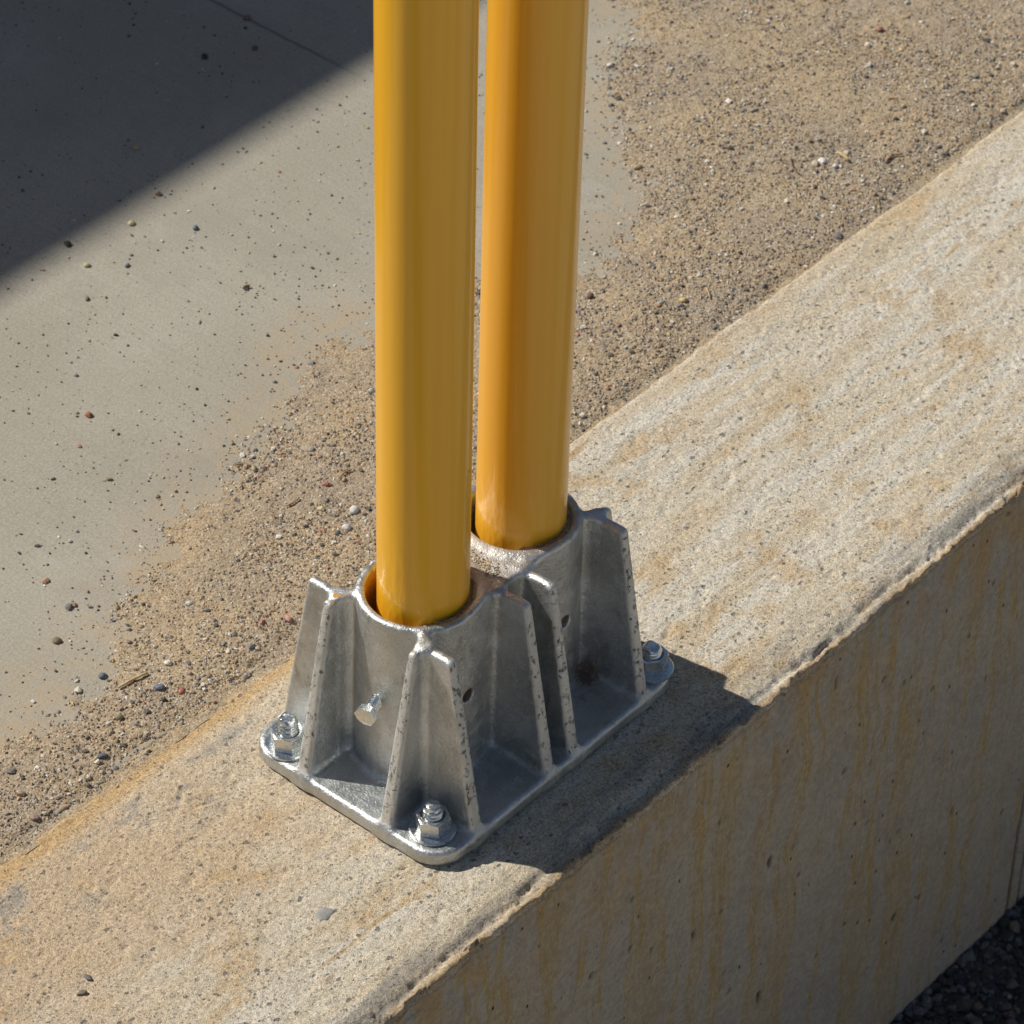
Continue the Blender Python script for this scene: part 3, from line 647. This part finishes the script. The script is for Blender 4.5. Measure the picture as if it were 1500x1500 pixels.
def sdf(x, y, z):
    d = None
    for i, (n, f) in enumerate(PARTS):
        v = f(x, y, z)
        d = v if d is None else smin(d, v, 3.8)
    for f in STUBS: d = smin(d, f(x, y, z), 3.)
    for xc in (X1, X2):
        bore = smax(np.hypot(x-xc, y-YC)-RI, 6-z, 2.)
        d = smax(d, -bore, 2.4)
        c = np.maximum(np.hypot(x-xc-.5, z-CUT_Z[xc])-3.3, np.abs(y-(YC-27))-9)
        d = smax(d, -c, .8)
    return d
def surface_net(f, lo, hi, h):
    n = [int((hi[i]-lo[i])/h)+2 for i in range(3)]
    ax = [lo[i]+h*np.arange(n[i]) for i in range(3)]
    D = np.empty(n, np.float32)
    for a in range(0, n[0], 24):                                       # in slabs, to save memory
        X, Y, Z = np.meshgrid(ax[0][a:a+24], ax[1], ax[2], indexing='ij'); D[a:a+24] = f(X.astype(np.float32), Y.astype(np.float32), Z.astype(np.float32))
    s = D < 0
    c = sum(s[i:n[0]-1+i, j:n[1]-1+j, k:n[2]-1+k].astype(np.int8) for i in (0, 1) for j in (0, 1) for k in (0, 1))
    act = (c > 0) & (c < 8); cell = np.full(act.shape, -1, np.int32); I = np.argwhere(act); cell[act] = np.arange(len(I))
    P = np.zeros((len(I), 3)); cnt = np.zeros(len(I))
    for axn in range(3):
        o1, o2 = [q for q in range(3) if q != axn]
        for a in (0, 1):
            for b in (0, 1):
                p0 = I.copy(); p0[:, o1] += a; p0[:, o2] += b; p1 = p0.copy(); p1[:, axn] += 1
                d0 = D[tuple(p0.T)]; d1 = D[tuple(p1.T)]; m = (d0 < 0) != (d1 < 0)
                t = np.where(m, d0/np.where(m, d0-d1, 1), 0); pt = p0.astype(float); pt[:, axn] += t
                P[m] += pt[m]; cnt[m] += 1
    P = P/cnt[:, None]*h+np.array(lo)
    F = []
    for axn in range(3):
        o1, o2 = [(1, 2), (2, 0), (0, 1)][axn]
        sl0 = [slice(None)]*3; sl1 = [slice(None)]*3; sl0[axn] = slice(0, -1); sl1[axn] = slice(1, None)
        a = s[tuple(sl0)]; b = s[tuple(sl1)]
        E = np.argwhere(a != b); inside = a[tuple(E.T)]
        ok = (E[:, o1] > 0) & (E[:, o2] > 0) & (E[:, o1] < n[o1]-1) & (E[:, o2] < n[o2]-1); E = E[ok]; inside = inside[ok]
        q = []
        for d1, d2 in ((-1, -1), (0, -1), (0, 0), (-1, 0)):
            e = E.copy(); e[:, o1] += d1; e[:, o2] += d2; q.append(cell[tuple(e.T)])
        q = np.stack(q, -1); q = np.where(inside[:, None], q, q[:, ::-1]); F.append(q)
    return P, np.concatenate(F)
def grad(f, P, e=.05):
    g = np.stack([f(P[:, 0]+(i == 0)*e, P[:, 1]+(i == 1)*e, P[:, 2]+(i == 2)*e)-f(P[:, 0]-(i == 0)*e, P[:, 1]-(i == 1)*e, P[:, 2]-(i == 2)*e) for i in range(3)], -1)/(2*e)
    return g
SP, SF = surface_net(sdf, (-3, -3, -11), (L+3, W+3, H+3), .85)
for _ in range(2):
    g = grad(sdf, SP); SP = SP-np.clip(sdf(*SP.T), -.5, .5)[:, None]*g/np.maximum((g*g).sum(1), .3)[:, None]
# cast surfaces are never quite true
SN = grad(sdf, SP, .12); SN /= np.linalg.norm(SN, axis=1)[:, None]
cen = SP[SF].mean(1)
dist = np.stack([f(*cen.T) for n, f in PARTS], -1); dist[:, 0] -= .4
lab = dist.argmin(1)
# wear, rust, paint and dust masks, each where the photograph shows it
def near_edge(P):
    x, y, z = P.T; w_ = np.zeros(len(P))
    for sy in (-1, 1):
        for sg in (-1, 1):
            u = x if sg < 0 else L-x; e = np.abs(u-(1.8+(TIPX-1)*z/H)); w_ = np.maximum(w_, (np.abs(y-(YC+sy*G)) < 4.2)*ss(2.6, .5, e))
        for xc in (X1-G, X1+G, X2-G, X2+G):
            u = y if sy < 0 else W-y; e = np.abs(u-(1.8+(TIPY-1)*z/H)); w_ = np.maximum(w_, (np.abs(x-xc) < 4.2)*ss(2.6, .5, e))
    return w_*(z > 1)
x, y, z = SP.T
wear = near_edge(SP)
def spot(px, py, zz, r):
    gx, gy = ground_point(px, py, zz); return np.exp(-((x-gx)**2+(y-gy)**2+(z-zz)**2)/(r*r))
rust = np.maximum(spot(858, 985, 3, 10), .45*spot(500, 1175, 0, 14))
rust = np.maximum(rust, .48*spot(480, 1165, 0, 8))
rust = np.maximum(rust, .42*spot(520, 1190, 0, 9))
paint = np.maximum(np.exp(-((x-(X1-G-3))**2+(y-(YC+G-.5))**2+(z-H)**2)/7.)*.8, np.exp(-((np.hypot(x-X1, y-YC)-RI)**2)/2.)*ss(H-1, H-4, z)*ss(62, 72, z)*(x < X1)*.9)
dust = ss(H-3.2, H-1.5, z)*np.maximum(np.exp(-((x-(X1+27))**2+(y-(YC-8))**2)/150.), .55*np.exp(-((x-L/2)**2+(y-YC)**2)/260.))
dust = np.maximum(dust, .6*(np.hypot(x-X2, y-YC) < RI+4)*ss(H-5, H-2, z)*(y < YC)*(x > X2-10))
base = empty('post_base', (0, 0, 0))
tag(base, 'galvanised double socket casting with tapered ribs bolted to the curb top', 'post base')
for i, (nm, f) in enumerate(PARTS):
    F = SF[lab == i]; used = np.unique(F); rem = np.full(len(SP), -1); rem[used] = np.arange(len(used))
    o = link_mesh(nm, SP[used], rem[F], M_MET, base, normals=SN[used])
    for an, av in (('wear', wear), ('rust', rust), ('paint', paint), ('dust', dust)): point_attr(o, an, av[used])

# ------------------------------------------------------------------ hardware
def lathe(prof, seg=32):
    V = []; F = []
    for r, z in prof:
        for k in range(seg): a = 2*math.pi*k/seg; V.append((r*math.cos(a), r*math.sin(a), z))
    n = len(prof)
    for i in range(n-1):
        for k in range(seg): F.append((i*seg+k, i*seg+(k+1) % seg, (i+1)*seg+(k+1) % seg, (i+1)*seg+k))
    F.append(tuple((n-1)*seg+k for k in range(seg)))
    return V, F
def hexprism(af, h, ch=.45, seg=72, hole=0., both=False):
    """hexagon across flats af with chamfered corners; open ring if hole"""
    rh = [af/2/math.cos(((2*math.pi*k/seg+math.pi/6) % (math.pi/3))-math.pi/6) for k in range(seg)]
    rc = af/2*.97; rings = []
    lo = [(r, max(0, (r-rc))*ch if both else 0) for r in rh]
    if both: rings.append([(rc*.98, 0)]*seg)
    rings.append(lo); rings.append([(r, h-max(0, (r-rc))*ch) for r in rh]); rings.append([(rc*.985, h)]*seg)
    if hole: rings.append([(hole+.9, h)]*seg); rings.append([(hole, h-.9)]*seg); rings.append([(hole, h-3)]*seg)
    V = []; F = []
    for rg in rings:
        for k, (r, z) in enumerate(rg): a = 2*math.pi*k/seg; V.append((r*math.cos(a), r*math.sin(a), z))
    for i in range(len(rings)-1):
        for k in range(seg): F.append((i*seg+k, i*seg+(k+1) % seg, (i+1)*seg+(k+1) % seg, (i+1)*seg+k))
    if not hole: F.append(tuple((len(rings)-1)*seg+k for k in range(seg)))
    if both: F.append(tuple(range(seg))[::-1])
    return V, F
def thread(r, z0, z1, pitch=1.6, tip=None):
    p = [(r-.5, z0)]; z = z0
    while z < z1-pitch: p += [(r, z+pitch*.45), (r, z+pitch*.55), (r-.55, z+pitch)]; z += pitch
    p.append((r-.3, z1))
    if tip: p += tip
    return p
def sharp(o, ang=32):
    o.data.set_sharp_from_angle(angle=math.radians(ang)); return o
def anchor(px_xy, rot, top, battered, label):
    b = empty('anchor_bolt', (px_xy[0], px_xy[1], 0)); tag(b, label, 'bolt', 'anchor bolts holding the base plate')
    V, F = lathe([(10.4, 0.1), (10.9, .5), (10.9, 1.5), (10.4, 1.9), (5.4, 1.9), (5.2, 1.2)], 48); sharp(link_mesh('washer', V, F[:-1], M_ZINC, b))
    V, F = hexprism(14.4, 8.2, .5, hole=5.0); V = [(v[0], v[1], v[2]+1.95) for v in V]
    nu = sharp(link_mesh('nut', V, F, M_ZINC, b)); nu.rotation_euler.z = rot
    if battered: tip = [(3.6, top+.3), (3.2, top+1.4), (3.5, top+2.6), (2.9, top+3.1)]
    else: tip = [(4.1, top+.8), (3.4, top+1.6), (1.8, top+2.1)]
    V, F = lathe(thread(4.75, 1, top, 1.5, tip), 32)
    V = [(v[0]+.18*math.sin(v[2]*2+v[1]), v[1], v[2]+.35*math.sin(v[0]*1.3)*(v[2] > top)) for v in V]
    sharp(link_mesh('stud', V, F, M_ZINC, b), 45)
    return b
anchor((14.4, 17.2), math.radians(-31), 13.5, True, 'zinc bolt at the front corner of the base, shaded behind and sunlit in front')
anchor((10.9, 103.0), math.radians(-34), 16.5, False, 'brightest sunlit zinc bolt at the left corner of the base')
anchor((163.8, 11.2), math.radians(-12), 13.5, False, 'zinc bolt at the right corner of the base, half hidden behind a rib')
# set screw in the front socket wall
ss_ = empty('set_screw', (0, 0, 0)); ss_.parent = base
ss_.location = (24.8*MM, 60.2*MM, 47*MM); ss_.rotation_euler = (math.radians(12), math.radians(-90-4), math.radians(3))
V, F = lathe(thread(3.3, -3, 9.2, 1.15), 28); sharp(link_mesh('shank', V, F, M_ZINC, ss_), 45)
V, F = hexprism(9.4, 3.8, .5, both=True); V = [(v[0], v[1], v[2]+9.) for v in V]; sharp(link_mesh('head', V, F, M_ZINC, ss_))

# ------------------------------------------------------------------ sand packed into the sockets
for xc, nm in ((X1, 'front'), (X2, 'rear')):
    rr = np.linspace(16, RI+.6, 16); aa = np.linspace(0, 2*math.pi, 180)
    Rg, Ag = np.meshgrid(rr, aa, indexing='ij'); X = xc+Rg*np.cos(Ag); Y = YC+Rg*np.sin(Ag)
    toward = np.cos(Ag-math.atan2(-.85, .45))             # side nearest the camera and to its right
    Z = H-26+23.2*ss(-.45, .35, toward)+1.6*fbm(X*.25, Y*.25, 171, 3)+.9*fbm(X*.9, Y*.9, 173, 2)+1.2*ss(.3, 1, toward)
    Z = np.minimum(Z, H-1.6)
    o = grid_mesh('packed_sand', np.stack([X, Y, Z], -1), M_SAND, flip=True)
    tag(o, 'brown sand packed between the %s yellow post and its socket wall' % nm, 'sand', kind='stuff')
a = rng.uniform(-1.9, .2, 900); r = rng.uniform(21, RI+2.5, 900); k = rng.random(900) < .8
x = np.concatenate([X1+r*np.cos(a), rng.normal(X1+26.5, 4.5, 500)]); y = np.concatenate([YC+r*np.sin(a), rng.normal(YC-9, 6, 500)])
ok = (np.hypot(x-X1, y-YC) > 20.5) & (np.hypot(x-X2, y-YC) > RO-1) & (y > YC-G-.5) & ((np.hypot(x-X1, y-YC) < RI+3) | (np.abs(x-L/2) < 13)); x, y = x[ok], y[ok]
R = rng.uniform(.3, .62, len(x)); zt = np.where(np.hypot(x-X1, y-YC) < RI-.3, H-3.6, H-.75)
tag(grains('socket_grit', np.stack([x, y, zt+R*.3], -1), R, [5, 4, 5, 2, 1, 1, 4, 1, 3, 0, 4], ICO_V, ICO_F, M_GRAIN),
    'golden grit caught on the bridge between the two sockets', 'grit', kind='stuff')

# ------------------------------------------------------------------ the two yellow posts
def post(xc, sh0, sh1, mat, label):
    """sh0/sh1: sideways offset (mm) along the view's right at z=100 and z=400"""
    rx, ry = math.cos(YAW), -math.sin(YAW)
    V = []; F = []; seg = 96; zs = [8, 60, 90, 150, 300, 500, 700, 1000, 1068]; prof = [(20.9, zz) for zz in zs]+[(20.2, 1070.5), (18, 1072), (17.6, 1065)]
    for r, zz in prof:
        sh = sh0+(sh1-sh0)*(zz-100)/300.
        for k in range(seg): a_ = 2*math.pi*k/seg; V.append((sh*rx+r*math.cos(a_), sh*ry+r*math.sin(a_), zz))
    for i in range(len(prof)-1):
        for k in range(seg): F.append((i*seg+k, i*seg+(k+1) % seg, (i+1)*seg+(k+1) % seg, (i+1)*seg+k))
    F.append(tuple((len(prof)-1)*seg+k for k in range(seg))); F.append(tuple(range(seg))[::-1])
    o = link_mesh('yellow_post', V, F, mat, loc=(xc, YC, 0)); sharp(o, 50)
    return tag(o, label, 'post', 'yellow posts standing in the sockets')
post(X1, 1.6, -.1, M_Y1, 'front glossy yellow steel post, nearer the camera and left of the other')
post(X2, 1.1, .9, M_Y2, 'rear orange tinted yellow steel post, standing right of the front one')
print('tris', sum(sum(len(p.vertices)-2 for p in o.data.polygons) if len(o.data.polygons) < 2000 else len(o.data.loops)-2*len(o.data.polygons) for o in SC.objects if o.type == 'MESH'))
